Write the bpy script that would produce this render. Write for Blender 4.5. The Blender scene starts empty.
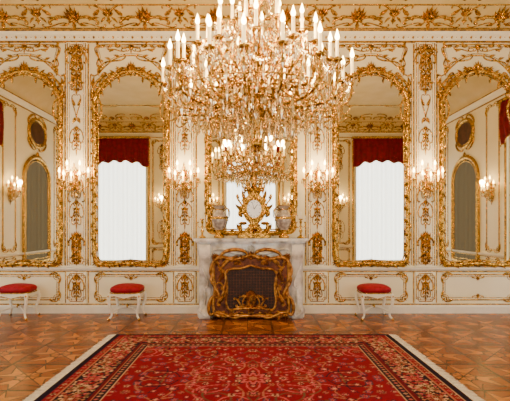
import bpy, math, random
import numpy as np
from mathutils import Vector, Matrix
from mathutils.geometry import tessellate_polygon
random.seed(7); np.random.seed(7)
pi=math.pi
W_X=5.9; Y_S=-7.55; Z_C=5.12
# ------------------------------------------------------------------ materials
def nt(name):
    m=bpy.data.materials.new(name); m.use_nodes=True
    t=m.node_tree; t.nodes.clear()
    o=t.nodes.new('ShaderNodeOutputMaterial')
    return m,t,o
def pbsdf(name,c1,c2=None,rough=.5,metal=0,scale=8,bump=0,bscale=60,coat=0,emi=None,emis=0,detail=4,lo=.35,hi=.65,spec=.5,sheen=0):
    m,t,o=nt(name); N=t.nodes; L=t.links
    p=N.new('ShaderNodeBsdfPrincipled'); L.new(p.outputs[0],o.inputs[0])
    p.inputs['Roughness'].default_value=rough; p.inputs['Metallic'].default_value=metal
    p.inputs['Coat Weight'].default_value=coat; p.inputs['Specular IOR Level'].default_value=spec
    p.inputs['Sheen Weight'].default_value=sheen
    tc=N.new('ShaderNodeTexCoord'); no=N.new('ShaderNodeTexNoise'); no.inputs['Scale'].default_value=scale; no.inputs['Detail'].default_value=detail
    L.new(tc.outputs['Object'],no.inputs['Vector'])
    r=N.new('ShaderNodeValToRGB'); r.color_ramp.elements[0].position=lo; r.color_ramp.elements[1].position=hi
    r.color_ramp.elements[0].color=(*c1,1); r.color_ramp.elements[1].color=(*(c2 or c1),1)
    L.new(no.outputs['Fac'],r.inputs['Fac']); L.new(r.outputs['Color'],p.inputs['Base Color'])
    if emi: p.inputs['Emission Color'].default_value=(*emi,1); p.inputs['Emission Strength'].default_value=emis
    if bump:
        n2=N.new('ShaderNodeTexNoise'); n2.inputs['Scale'].default_value=bscale; L.new(tc.outputs['Object'],n2.inputs['Vector'])
        b=N.new('ShaderNodeBump'); b.inputs['Strength'].default_value=bump; b.inputs['Distance'].default_value=.01
        L.new(n2.outputs['Fac'],b.inputs['Height']); L.new(b.outputs[0],p.inputs['Normal'])
    return m
GOLD=pbsdf('gilding',(.15,.065,.008),(.86,.52,.085),rough=.25,metal=.92,scale=34,bump=.8,lo=.38,hi=.62)
BRONZE=pbsdf('gilt_bronze',(.14,.045,.012),(.60,.29,.06),rough=.30,metal=.85,scale=18,bump=.6)
BRONZE2=pbsdf('patinated_bronze',(.05,.014,.006),(.20,.06,.02),rough=.4,metal=.6,scale=16,bump=.6)
WALL=pbsdf('ivory_boiserie',(.86,.785,.53),(.89,.82,.585),rough=.45,scale=2)
WALL2=pbsdf('ivory_relief',(.88,.82,.61),(.90,.85,.66),rough=.4,scale=3)
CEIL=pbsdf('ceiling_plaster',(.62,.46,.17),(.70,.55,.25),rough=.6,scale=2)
MARB=pbsdf('white_grey_marble',(.36,.33,.28),(.85,.81,.73),rough=.22,scale=5,detail=8,lo=.36,hi=.58,coat=.3)
DARK=pbsdf('soot_iron',(.012,.007,.005),(.035,.018,.012),rough=.6,scale=10)
MESHM=pbsdf('screen_mesh',(.016,.011,.008),(.035,.020,.013),rough=.5,metal=.4,scale=60)
RED=pbsdf('crimson_damask',(.22,.002,.012),(.36,.004,.018),rough=.65,scale=18,spec=.2)
DRED=pbsdf('crimson_drape',(.13,.002,.006),(.24,.003,.009),rough=.7,scale=9,spec=.2)
CREAM=pbsdf('painted_white_wood',(.80,.75,.61),(.84,.80,.67),rough=.35,scale=8)
VASEM=pbsdf('vase_porcelain',(.20,.16,.15),(.50,.45,.40),rough=.15,scale=16,coat=.5)
DIAL=pbsdf('clock_dial_enamel',(.80,.82,.80),(.85,.86,.84),rough=.15,scale=8,coat=.5)
BLACK=pbsdf('black_enamel',(.01,.01,.01),rough=.3)
WAX=pbsdf('candle_wax',(.95,.82,.52),rough=.5,emi=(1,.62,.20),emis=2.6)  # emission stands in for flame light glowing through the wax
PAINT=pbsdf('old_oil_painting',(.020,.012,.008),(.13,.055,.03),rough=.35,scale=5,detail=6)
FRINGE=pbsdf('rug_fringe_cotton',(.72,.66,.54),(.86,.82,.72),rough=.9,scale=30)
def emis(name,c,s):
    m,t,o=nt(name); e=t.nodes.new('ShaderNodeEmission'); e.inputs[0].default_value=(*c,1); e.inputs[1].default_value=s
    t.links.new(e.outputs[0],o.inputs[0]); return m
FLAME=emis('candle_flame',(1,.58,.16),60)
def sheer():
    m,t,o=nt('sheer_curtain_daylit'); N=t.nodes;L=t.links
    e=N.new('ShaderNodeEmission'); e.inputs[0].default_value=(.93,.98,1,1); e.inputs[1].default_value=3.5
    d=N.new('ShaderNodeBsdfDiffuse'); d.inputs[0].default_value=(.85,.88,.9,1)
    a=N.new('ShaderNodeAddShader'); L.new(e.outputs[0],a.inputs[0]);L.new(d.outputs[0],a.inputs[1]);L.new(a.outputs[0],o.inputs[0]); return m
SHEER=sheer()
def mirr(name,c,r):
    m,t,o=nt(name); g=t.nodes.new('ShaderNodeBsdfGlossy'); g.inputs['Color'].default_value=(*c,1); g.inputs['Roughness'].default_value=r
    t.links.new(g.outputs[0],o.inputs[0]); return m
MIRROR=mirr('mirror_silvering',(.83,.81,.69),.015)
DIM_MIRROR=mirr('dim_reflection_mirror',(.050,.035,.019),.02)  # near-black tint stands in for a dim reflection, darkening the window mirrored there
def cryst():
    m,t,o=nt('cut_crystal'); N=t.nodes;L=t.links
    tr=N.new('ShaderNodeBsdfTransparent'); tr.inputs[0].default_value=(.93,.86,.70,1)
    gl=N.new('ShaderNodeBsdfGlass'); gl.inputs['Color'].default_value=(.98,.88,.66,1); gl.inputs['IOR'].default_value=1.55; gl.inputs['Roughness'].default_value=.02
    gs=N.new('ShaderNodeBsdfGlossy'); gs.inputs['Color'].default_value=(1,.93,.72,1); gs.inputs['Roughness'].default_value=.04
    a=N.new('ShaderNodeMixShader'); a.inputs[0].default_value=.35; L.new(gl.outputs[0],a.inputs[1]);L.new(gs.outputs[0],a.inputs[2])
    b=N.new('ShaderNodeMixShader'); b.inputs[0].default_value=.78; L.new(tr.outputs[0],b.inputs[1]);L.new(a.outputs[0],b.inputs[2])
    L.new(b.outputs[0],o.inputs[0]); return m
CRY=cryst()
# ---- floor
def floor_mat():
    m,t,o=nt('parquet'); N=t.nodes;L=t.links
    p=N.new('ShaderNodeBsdfPrincipled'); L.new(p.outputs[0],o.inputs[0])
    tc=N.new('ShaderNodeTexCoord'); sx=N.new('ShaderNodeSeparateXYZ'); L.new(tc.outputs['Object'],sx.inputs[0])
    def mt(op,a,b=None,c=None):
        n=N.new('ShaderNodeMath'); n.operation=op
        for i,v in enumerate((a,b,c)):
            if v is None: continue
            if isinstance(v,(int,float)): n.inputs[i].default_value=v
            else: L.new(v,n.inputs[i])
        return n.outputs[0]
    S=.70
    def tri(x): # -1..1
        f=mt('FRACT',mt('DIVIDE',x,S)); return mt('MULTIPLY_ADD',f,2.0,-1.0)
    u=tri(mt('ADD',sx.outputs[0],20.0)); v=tri(mt('ADD',sx.outputs[1],20.1))
    au=mt('ABSOLUTE',u); av=mt('ABSOLUTE',v)
    mx=mt('MAXIMUM',au,av); sm=mt('MULTIPLY',mt('ADD',au,av),.7071)
    def line(val,at,w): return mt('LESS_THAN',mt('ABSOLUTE',mt('SUBTRACT',val,at)),w)
    # eight-pointed star: union of a square and a diamond, with a smaller star inside
    st=mt('MINIMUM',mx,sm)
    # four-pointed star reaching the tile corners / edges
    mn=mt('MINIMUM',au,av)
    sharp=mt('ADD',mx,mt('MULTIPLY',mn,1.9))
    dmx=mt('MULTIPLY',mt('ABSOLUTE',mt('ADD',u,v)),.7071); dmy=mt('MULTIPLY',mt('ABSOLUTE',mt('SUBTRACT',u,v)),.7071)
    sharp2=mt('ADD',mt('MAXIMUM',dmx,dmy),mt('MULTIPLY',mt('MINIMUM',dmx,dmy),1.9))
    star=mt('MINIMUM',sharp,mt('MULTIPLY',sharp2,.92))
    instar=mt('LESS_THAN',star,.97)
    spokes=mt('MAXIMUM',mt('LESS_THAN',dmy,.018),mt('MAXIMUM',mt('LESS_THAN',dmx,.018),mt('LESS_THAN',mn,.018)))
    spokes=mt('MULTIPLY',spokes,instar)
    lines=mt('MAXIMUM',mt('MAXIMUM',line(mx,.985,.03),line(star,.97,.035)),mt('MAXIMUM',line(st,.26,.025),spokes))
    sec=mt('GREATER_THAN',mt('MULTIPLY',mt('MULTIPLY',u,v),mt('SUBTRACT',au,av)),0.0)
    def mix(f,a,b):
        n=N.new('ShaderNodeMix'); n.data_type='RGBA'
        L.new(f,n.inputs[0])
        for i,cv in ((6,a),(7,b)):
            if isinstance(cv,tuple): n.inputs[i].default_value=(*cv,1)
            else: L.new(cv,n.inputs[i])
        return n.outputs[2]
    base=mix(sec,(.44,.150,.022),(.22,.058,.009))
    out=mix(sec,(.25,.072,.011),(.17,.042,.007))
    c=mix(instar,out,base)
    c=mix(mt('LESS_THAN',st,.26),c,(.40,.13,.02))
    c=mix(mt('MULTIPLY',lines,.9),c,(.035,.010,.003))
    mp=N.new('ShaderNodeMapping'); mp.inputs['Scale'].default_value=(3,22,3); mp.inputs['Rotation'].default_value=(0,0,.78); L.new(tc.outputs['Object'],mp.inputs[0])
    no=N.new('ShaderNodeTexNoise'); no.inputs['Scale'].default_value=2.5; no.inputs['Detail'].default_value=5; L.new(mp.outputs[0],no.inputs['Vector'])
    gr=N.new('ShaderNodeMapRange'); gr.inputs[1].default_value=.3;gr.inputs[2].default_value=.7;gr.inputs[3].default_value=.7;gr.inputs[4].default_value=1.25; L.new(no.outputs['Fac'],gr.inputs[0])
    vm=N.new('ShaderNodeVectorMath'); vm.operation='SCALE'; L.new(c,vm.inputs[0]); L.new(gr.outputs[0],vm.inputs['Scale'])
    L.new(vm.outputs[0],p.inputs['Base Color'])
    p.inputs['Roughness'].default_value=.26; p.inputs['Specular IOR Level'].default_value=.36; p.inputs['Specular Tint'].default_value=(1,.75,.45,1)
    return m
FLOOR=floor_mat()
# ------------------------------------------------------------------ mesh builder
class MB:
    def __init__(s): s.v=[];s.f=[];s.m=[];s.s=[];s.n=0
    def add(s,vs,fs,mat=0,smooth=True):
        s.v.append(np.asarray(vs,float).reshape(-1,3)); o=s.n
        for f in fs: s.f.append(tuple(i+o for i in f)); s.m.append(mat); s.s.append(smooth)
        s.n+=len(s.v[-1])
    def mesh(s,name,mats):
        me=bpy.data.meshes.new(name)
        V=np.concatenate(s.v) if s.v else np.zeros((0,3))
        me.from_pydata(V.tolist(),[],s.f)
        for m in mats: me.materials.append(m)
        me.polygons.foreach_set('material_index',s.m); me.polygons.foreach_set('use_smooth',s.s)
        me.update(); return me
    def obj(s,name,mats,parent=None,loc=(0,0,0),rot=0):
        return place(s.mesh(name,mats),name,parent,loc,rot)
def place(me,name,parent=None,loc=(0,0,0),rot=0):
    o=bpy.data.objects.new(name,me); bpy.context.scene.collection.objects.link(o)
    o.location=loc; o.rotation_euler=(0,0,rot)
    if parent: o.parent=parent
    return o
def empty(name,loc=(0,0,0),rot=0):
    o=bpy.data.objects.new(name,None); bpy.context.scene.collection.objects.link(o); o.location=loc; o.rotation_euler=(0,0,rot); o.empty_display_size=.2
    return o
def Mw(u,v,w): return np.stack([u,-w,v],-1)
def Mcove(u,v,w):
    ph=v/.63; return np.stack([u,-.90+(.80-w)*np.cos(ph),4.66+(.46-w)*np.sin(ph)],-1)
TH=np.array([0,pi/4,pi/2,3*pi/4,pi])
def strip(mb,pts,rad,w0=0.,ds=1.,mat=0,closed=False,M=Mw):
    P=np.asarray(pts,float); n=len(P); R=np.broadcast_to(rad,(n,)).astype(float)
    if closed: T=np.roll(P,-1,0)-np.roll(P,1,0)
    else: T=np.gradient(P,axis=0)
    T/=np.linalg.norm(T,axis=1,keepdims=True)+1e-9
    Nn=np.stack([-T[:,1],T[:,0]],-1)
    c=np.cos(TH);s_=np.sin(TH)
    U=P[:,None,0]+Nn[:,None,0]*R[:,None]*c; V=P[:,None,1]+Nn[:,None,1]*R[:,None]*c
    Wd=w0+R[:,None]*ds*s_+0*U
    vs=M(U.ravel(),V.ravel(),Wd.ravel()); fs=[]
    for i in range(n if closed else n-1):
        j=(i+1)%n
        for k in range(4): fs.append((i*5+k,i*5+k+1,j*5+k+1,j*5+k))
    mb.add(vs,fs,mat)
def cr(pts,n=8,closed=False):
    P=[np.array(p,float) for p in pts]; out=[]; m=len(P)
    rng=range(m) if closed else range(m-1)
    for i in rng:
        if closed: p0,p1,p2,p3=P[i-1],P[i],P[(i+1)%m],P[(i+2)%m]
        else: p0=P[max(i-1,0)];p1=P[i];p2=P[i+1];p3=P[min(i+2,m-1)]
        for k in range(n):
            t=k/n; out.append(.5*((2*p1)+(-p0+p2)*t+(2*p0-5*p1+4*p2-p3)*t*t+(-p0+3*p1-3*p2+p3)*t**3))
    if not closed: out.append(P[-1])
    return np.array(out)
def bead(mb,u,v,r,w0=0.,mat=0,M=Mw,ds=1.):
    a=np.arange(6)*pi/3
    U=np.concatenate([u+r*np.cos(a),u+.75*r*np.cos(a),[u]]);V=np.concatenate([v+r*np.sin(a),v+.75*r*np.sin(a),[v]])
    Wd=np.concatenate([np.full(6,w0),np.full(6,w0+.7*r*ds),[w0+r*ds]])
    fs=[(i,(i+1)%6,6+(i+1)%6,6+i) for i in range(6)]+[(6+i,6+(i+1)%6,12) for i in range(6)]
    mb.add(M(U,V,Wd),fs,mat)
def scroll(mb,a,b,th=.015,side=1,kind='C',A=.9,B=3.6,w0=0.,mat=0,M=Mw,n=24,ds=1.4,ends=True):
    s=np.linspace(-1,1,n); q=np.abs(s)
    if kind=='C': th_=side*(A*s+B*np.sign(s)*q**5)
    else: th_=side*(A*1.4*s*s+B*q**5)
    sp=1-.65*q**3
    d=np.stack([np.cos(th_)*sp,np.sin(th_)*sp],-1); P=np.cumsum(d,0)
    v=P[-1]-P[0]; t=np.array(b,float)-np.array(a,float)
    k=complex(*t)/complex(*v); Z=(P[:,0]-P[0,0]+1j*(P[:,1]-P[0,1]))*k
    Q=np.stack([Z.real+a[0],Z.imag+a[1]],-1)
    strip(mb,Q,th*(1-.5*q**2),w0,ds,mat,False,M)
    if ends:
        bead(mb,Q[0,0],Q[0,1],th*.95,w0,mat,M,ds); bead(mb,Q[-1,0],Q[-1,1],th*.95,w0,mat,M,ds)
def leaf(mb,p,ang,Ln,Wd,bend=0.,w0=0.,mat=0,M=Mw,H=None):
    H=H or Wd*.5; n=6; u,v=p; U=[];V=[];Wl=[]; a=ang
    for i in range(n+1):
        t=i/n; wd=Wd*math.sin(pi*min(1,.12+t*.88)**.8)*.5*(1.0 if i%2==0 else .8)
        nx,ny=-math.sin(a),math.cos(a)
        U+=[u+nx*wd,u,u-nx*wd];V+=[v+ny*wd,v,v-ny*wd];Wl+=[w0,w0+H*(.3+math.sin(pi*t)),w0]
        a+=bend/n; u+=math.cos(a)*Ln/n; v+=math.sin(a)*Ln/n
    fs=[]
    for i in range(n):
        for k in range(2): fs.append((3*i+k,3*i+k+1,3*i+k+4,3*i+k+3))
    mb.add(M(np.array(U),np.array(V),np.array(Wl)),fs,mat,False)
def shell(mb,p,ang,sz,w0=0.,mat=0,M=Mw,n=7):
    for i in range(n):
        t=(i/(n-1)-.5)*2
        leaf(mb,p,ang+t*1.25,sz*(1-.35*abs(t)),sz*.30,-t*.5,w0,mat,M)
    bead(mb,p[0],p[1],sz*.18,w0,mat,M,1.3)
def crest(mb,u,v,s,w0=0.,mat=0,M=Mw,up=1,wide=1.):
    shell(mb,(u,v),pi/2*up,s*.55,w0,mat,M)
    for d in (-1,1):
        scroll(mb,(u+d*.12*s,v-.05*s*up),(u+d*.75*s*wide,v-.12*s*up),.055*s,-d*up,'C',w0=w0,mat=mat,M=M)
        scroll(mb,(u+d*.10*s,v+.18*s*up),(u+d*.55*s*wide,v+.10*s*up),.04*s,-d*up,'S',w0=w0,mat=mat,M=M)
        leaf(mb,(u+d*.5*s*wide,v+.02*s*up),pi/2-d*up*.9 if up>0 else -pi/2+d*.9,.4*s,.14*s,-d*.8*up,w0,mat,M)
        leaf(mb,(u+d*.15*s,v-.1*s*up),(-pi/2*up)+d*.9*up,.35*s,.12*s,d*.7*up,w0,mat,M)
    leaf(mb,(u,v-.08*s*up),-pi/2*up,.32*s,.16*s,0,w0,mat,M)
def drop(mb,u,v1,v0,w,w0=0.,mat=0,M=Mw,n=3):
    H=(v1-v0)/n
    for i in range(n):
        t=v1-i*H; k=w*(1-.12*i)
        for d in (-1,1):
            scroll(mb,(u+d*.10*k,t),(u+d*.42*k,t-.60*H),.055*k,d if i%2 else -d,'S' if i%2 else 'C',A=.8,w0=w0,mat=mat,M=M)
            scroll(mb,(u+d*.10*k,t-.50*H),(u+d*.24*k,t-.95*H),.045*k,-d,'C',A=.6,w0=w0,mat=mat,M=M)
            for f,an,L_ in ((.12,.9,.42),(.30,1.2,.36),(.45,.8,.30),(.62,1.0,.34),(.8,.7,.26)):
                leaf(mb,(u+d*.12*k,t-f*H),pi/2-d*an,L_*k,.17*k,d*.9,w0,mat,M)
                leaf(mb,(u+d*.08*k,t-(f+.06)*H),-pi/2+d*an,L_*k,.15*k,-d*.8,w0,mat,M)
        leaf(mb,(u,t-.1*H),-pi/2,.50*H,.24*k,0,w0,mat,M); leaf(mb,(u,t-.55*H),-pi/2,.42*H,.18*k,0,w0,mat,M)
        bead(mb,u,t-.05*H,.10*k,w0,mat,M)
    shell(mb,(u,v1),pi/2,.45*w,w0,mat,M)
    leaf(mb,(u,v0+.1*H),-pi/2,.35*H,.16*w,0,w0,mat,M)
def offset(P,d):
    T=np.roll(P,-1,0)-np.roll(P,1,0); T/=np.linalg.norm(T,axis=1,keepdims=True)+1e-9
    x,y=P[:,0],P[:,1]; ar=np.sum(x*np.roll(y,-1)-np.roll(x,-1)*y); sg=1 if ar>0 else -1
    return P+np.stack([-T[:,1],T[:,0]],-1)*d*sg
def panel(mb,x0,x1,z0,z1,r=.012,corner=.07,w0=0.,mat=0,orn=True,M=Mw,bump=.0):
    c=corner; pts=[]
    cx=(x0+x1)/2
    def cor(x,z,sx,sz):
        return [(x-sx*c*1.3,z),(x-sx*c*1.0,z-sz*c*.12),(x-sx*c*.85,z-sz*c*.75),(x-sx*c*.12,z-sz*c*1.0),(x,z-sz*c*1.3)]
    a=cor(x1,z1,1,1); b=cor(x1,z0,1,-1)[::-1]; d=cor(x0,z0,-1,-1); e=cor(x0,z1,-1,1)[::-1]
    def seg(p,q,n=3): return [(p[0]+(q[0]-p[0])*k/n,p[1]+(q[1]-p[1])*k/n) for k in range(1,n)]
    top=[(cx-(x1-x0)*.16,z1),(cx-(x1-x0)*.07,z1+bump),(cx+(x1-x0)*.07,z1+bump),(cx+(x1-x0)*.16,z1)] if bump else [(cx,z1)]
    pts=a+seg(a[-1],b[0])+b+seg(b[-1],d[0])+d+seg(d[-1],e[0])+e+top
    P=cr(pts,3,True); strip(mb,P,r,w0,1.,mat,True,M)
    strip(mb,offset(P,.035 if (z1-z0)>.2 else .02),r*.5,w0,1.,mat,True,M)
    if orn:
        for sx,x in ((1,x1),(-1,x0)):
            for sz,z in ((1,z1),(-1,z0)):
                leaf(mb,(x-sx*c*.5,z-sz*c*.5),math.atan2(sz,sx),c*1.1,c*.6,0,w0,mat,M)
                scroll(mb,(x-sx*c*.4,z-sz*c*.1),(x-sx*c*2.4,z-sz*c*.2),.012,sx*sz,'C',w0=w0,mat=mat,M=M,n=18)
                scroll(mb,(x-sx*c*.1,z-sz*c*.4),(x-sx*c*.2,z-sz*c*2.2),.012,-sx*sz,'C',w0=w0,mat=mat,M=M,n=18)
def box(mb,x0,x1,y0,y1,z0,z1,mat=0):
    v=[(x,y,z) for x in (x0,x1) for y in (y0,y1) for z in (z0,z1)]
    mb.add(v,[(0,1,3,2),(4,6,7,5),(0,4,5,1),(2,3,7,6),(0,2,6,4),(1,5,7,3)],mat,False)
def prism(mb,pts,d0,d1,axis='y',mat=0,smooth=False,cap0=True):
    n=len(pts); tri=tessellate_polygon([[Vector((p[0],p[1],0)) for p in pts]])
    def mk(p,d): return (p[0],d,p[1]) if axis=='y' else ((p[0],p[1],d) if axis=='z' else (d,p[0],p[1]))
    vs=[mk(p,d0) for p in pts]+[mk(p,d1) for p in pts]
    fs=[tuple(t) for t in tri]+[tuple(i+n for i in t)[::-1] for t in tri]
    mb.add(vs,fs,mat,False)
    mb.add(vs,[(i,(i+1)%n,n+(i+1)%n,n+i) for i in range(n)],mat,smooth)
def lathe(mb,prof,c=(0,0,0),seg=16,mat=0,smooth=True,sx=1,sy=1):
    n=len(prof); a=np.arange(seg)*2*pi/seg
    r=np.array([p[0] for p in prof]);z=np.array([p[1] for p in prof])
    X=c[0]+sx*r[:,None]*np.cos(a);Y=c[1]+sy*r[:,None]*np.sin(a);Z=c[2]+z[:,None]+0*X
    fs=[(i*seg+k,i*seg+(k+1)%seg,(i+1)*seg+(k+1)%seg,(i+1)*seg+k) for i in range(n-1) for k in range(seg)]
    mb.add(np.stack([X.ravel(),Y.ravel(),Z.ravel()],-1),fs,mat,smooth)
def tube(mb,P,rad,seg=6,mat=0):
    P=np.asarray(P,float); n=len(P); R=np.broadcast_to(rad,(n,))
    T=np.gradient(P,axis=0); T/=np.linalg.norm(T,axis=1,keepdims=True)+1e-9
    ref=np.array([0,0,1.]) if abs(T[0,2])<.9 else np.array([1.,0,0]); vs=[]
    nn=np.cross(T[0],ref); nn/=np.linalg.norm(nn)
    a=np.arange(seg)*2*pi/seg
    for i in range(n):
        nn=nn-T[i]*nn.dot(T[i]); nn/=np.linalg.norm(nn)+1e-9; b=np.cross(T[i],nn)
        vs.append(P[i]+R[i]*(np.cos(a)[:,None]*nn+np.sin(a)[:,None]*b))
    fs=[(i*seg+k,i*seg+(k+1)%seg,(i+1)*seg+(k+1)%seg,(i+1)*seg+k) for i in range(n-1) for k in range(seg)]
    fs+=[tuple(range(seg))[::-1],tuple((n-1)*seg+k for k in range(seg))]
    mb.add(np.concatenate(vs),fs,mat)
def pend(mb,p,Ln,w,mat=0,seg=6,ph=0.):
    a=np.arange(seg)*2*pi/seg+ph; x,y,z=p
    vs=[(x,y,z)]+[(x+.45*w*math.cos(t),y+.45*w*math.sin(t),z-.3*Ln) for t in a]+[(x+w*math.cos(t),y+w*math.sin(t),z-.7*Ln) for t in a]+[(x,y,z-Ln)]
    fs=[]
    for i in range(seg):
        j=(i+1)%seg; fs+=[(0,1+i,1+j),(1+i,1+seg+i,1+seg+j,1+j),(1+seg+i,2*seg+1,1+seg+j)]
    mb.add(vs,fs,mat,False)
def octa(mb,p,r,mat=0):
    x,y,z=p; vs=[(x+r,y,z),(x,y+r,z),(x-r,y,z),(x,y-r,z),(x,y,z+r*1.2),(x,y,z-r*1.2)]
    mb.add(vs,[(0,1,4),(1,2,4),(2,3,4),(3,0,4),(1,0,5),(2,1,5),(3,2,5),(0,3,5)],mat,False)
def swag(mb,a,b,sag,n,r,mat=0):
    a=np.array(a);b=np.array(b)
    for i in range(1,n):
        t=i/n; p=a+(b-a)*t; p[2]-=sag*4*t*(1-t); octa(mb,p,r*(1+.35*(i%2)),mat)
# ------------------------------------------------------------------ room shell
mb=MB(); box(mb,-W_X-.3,W_X+.3,Y_S-.3,.3,-.2,0); mb.obj('floor',[FLOOR])
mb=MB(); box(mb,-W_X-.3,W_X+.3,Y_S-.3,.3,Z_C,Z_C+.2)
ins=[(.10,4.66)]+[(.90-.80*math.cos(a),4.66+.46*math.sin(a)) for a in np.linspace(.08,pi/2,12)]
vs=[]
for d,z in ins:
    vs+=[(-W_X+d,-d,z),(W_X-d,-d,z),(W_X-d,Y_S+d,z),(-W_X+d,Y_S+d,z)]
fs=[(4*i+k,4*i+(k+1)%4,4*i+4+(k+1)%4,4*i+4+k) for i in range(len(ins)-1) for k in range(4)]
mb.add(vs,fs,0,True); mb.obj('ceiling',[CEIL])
def wall(name,L0,L1,ops,loc,rot):
    mb=MB(); ops=sorted(ops); x=L0
    for c,w,z0,z1 in ops:
        box(mb,x,c-w/2,0,.25,0,Z_C); box(mb,c-w/2,c+w/2,0,.25,0,z0); box(mb,c-w/2,c+w/2,0,.25,z1,Z_C); x=c+w/2
    box(mb,x,L1,0,.25,0,Z_C); return mb.obj(name,[WALL],loc=loc,rot=rot)
FR={'north':((0,0,0),0),'south':((0,Y_S,0),pi),'west':((-W_X,0,0),pi/2),'east':((W_X,0,0),-pi/2)}
WIN=(1.8,.2,4.35); SW=(1.5,.2,4.2)
wall('wall_north',-W_X,W_X,[],*FR['north'])
wall('wall_south',-W_X,W_X,[(-4.5,*WIN),(0,*WIN),(4.5,*WIN)],*FR['south'])
wall('wall_west',Y_S,0,[(-1.95,*SW)],*FR['west'])
wall('wall_east',0,-Y_S,[(1.95,*SW)],*FR['east'])
def run(name,L0,L1,side,z_prof,mats,gaps=()):
    mb=MB(); segs=[]; x=L0
    for g0,g1 in sorted(gaps): segs.append((x,g0)); x=g1
    segs.append((x,L1))
    for a,b in segs:
        for pr,mt_ in z_prof: prism(mb,[(-w,z) for w,z in pr],a,b,'x',mt_)
    return mb.obj(name,mats,loc=FR[side][0],rot=FR[side][1])
BASE=[([(0,0),(.035,0),(.035,.11),(.02,.14),(0,.14)],0),([(.0,.14),(.026,.14),(.026,.158),(0,.158)],1)]
RAIL=[([(0,.70),(.03,.71),(.045,.74),(.045,.76),(.0,.77)],0),([(.0,.685),(.02,.685),(.02,.70),(0,.70)],1)]
CORN=[([(0,4.52),(.03,4.53),(.05,4.57),(.10,4.60),(.12,4.64),(.12,4.66),(0,4.66)],0),([(.0,4.50),(.03,4.50),(.03,4.522),(0,4.522)],1),([(.12,4.643),(.135,4.643),(.135,4.665),(.1,4.665)],1)]
rng={'north':(-W_X,W_X),'south':(-W_X,W_X),'west':(Y_S,0),'east':(0,-Y_S)}
gp={'north':[(-.86,.86)],'south':[(-5.5,-3.5),(-1,1),(3.5,5.5)],'west':[(-2.8,-1.1)],'east':[(1.1,2.8)]}
for sd in FR:
    run('baseboard_'+sd,*rng[sd],sd,BASE,[CREAM,GOLD],gp[sd] if sd=='north' else ())
    run('trim_dado_'+sd,*rng[sd],sd,RAIL,[CREAM,GOLD],gp[sd])
    run('trim_cornice_'+sd,*rng[sd],sd,CORN,[WALL2,GOLD])
# ------------------------------------------------------------------ boiserie gilded trim (north wall)
PIL=[-2.9,-1.1,1.1,2.9]; BAY=[-3.78,-2.0,2.0,3.78]
mb=MB()
for c in PIL+[-4.68,4.68]:
    box(mb,c-.17,c+.17,-.025,0,.77,4.5,1); box(mb,c-.17,c+.17,-.025,0,.16,.69,1)
    panel(mb,c-.15,c+.15,.82,4.46,.008,.05,.025,0,False)
    panel(mb,c-.15,c+.15,.20,.66,.008,.04,.025,0,False)
    for d in(-1,1):
        strip(mb,[(c+d*.19,.79),(c+d*.19,2.5),(c+d*.19,4.48)],.011)
        strip(mb,[(c+d*.19,.17),(c+d*.19,.4),(c+d*.19,.68)],.009)
mb.obj('trim_pilasters',[GOLD,WALL2])
orn=MB()
drop(orn,0,4.36,3.70,.32,n=2); crest(orn,0,4.36,.24)
drop(orn,0,1.26,.84,.28,n=2); drop(orn,0,.58,.26,.22,n=1)
drop(orn,0,3.05,2.70,.17,n=1); drop(orn,0,1.82,1.46,.18,n=1)
for d in(-1,1):
    scroll(orn,(d*.02,3.62),(d*.05,3.2),.009,d,'S',A=.5); scroll(orn,(d*.03,2.06),(d*.10,1.86),.010,-d,'C')
    leaf(orn,(d*.02,3.45),pi/2-d*.7,.13,.05,d*.6); leaf(orn,(d*.02,3.25),-pi/2+d*.7,.12,.05,-d*.6)
ome=orn.mesh('trim_pilaster_gilding',[GOLD])
for c in PIL+[-4.68,4.68]: place(ome,'trim_pilaster_gilding',loc=(c,-.026,0))
def bay_ornament(hw,low=True):
    b=MB()
    if low:
        panel(b,-hw,hw,.22,.64,.011,.06,0,0,True); crest(b,0,.60,.13,up=-1); crest(b,0,.27,.12)
    pts=[(0,4.47),(hw*.5,4.47),(hw*.9,4.46),(hw*.98,4.38),(hw*.93,4.26),(hw*.98,4.14),(hw*.86,4.05),(hw*.72,4.12),(hw*.5,4.22),(hw*.25,4.28),(0,4.29)]
    P=cr(pts+[(-x,z) for x,z in pts[-2:0:-1]],4,True)
    strip(b,P,.012,0,1,0,True); strip(b,offset(P,.03),.005,0,1,0,True)
    for d in(-1,1):
        scroll(b,(d*hw*.95,4.44),(d*hw*.45,4.45),.014,d,'C'); scroll(b,(d*hw*.93,4.12),(d*hw*.98,4.42),.013,d,'S')
        scroll(b,(d*hw*.78,4.10),(d*hw*.2,4.29),.014,-d,'S'); leaf(b,(d*hw*.9,4.1),-pi/2+d*.5,.16,.07,-d*.7)
        leaf(b,(d*hw*.9,4.42),pi/2-d*.6,.12,.06,0); scroll(b,(d*hw*.15,4.40),(d*hw*.6,4.36),.010,-d,'S')
        leaf(b,(d*hw*.5,4.38),pi/2-d*1.8,.14,.05,d)
        for xx in (.3,.55,.75): leaf(b,(d*hw*xx,4.46),-pi/2+d*.9,.10,.05,d*.6)
        for xx in (.35,.6,.8): leaf(b,(d*hw*xx,4.33-.18*xx),pi/2-d*.9,.10,.05,-d*.6)
    crest(b,0,4.40,.20)
    return b.mesh('trim_bay_gilding',[GOLD])
bm_=bay_ornament(.58)
for c in BAY: place(bm_,'trim_bay_gilding',loc=(c,-.001,0))
place(bay_ornament(.70,False),'trim_bay_gilding',loc=(0,-.001,0))
b=MB()
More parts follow.
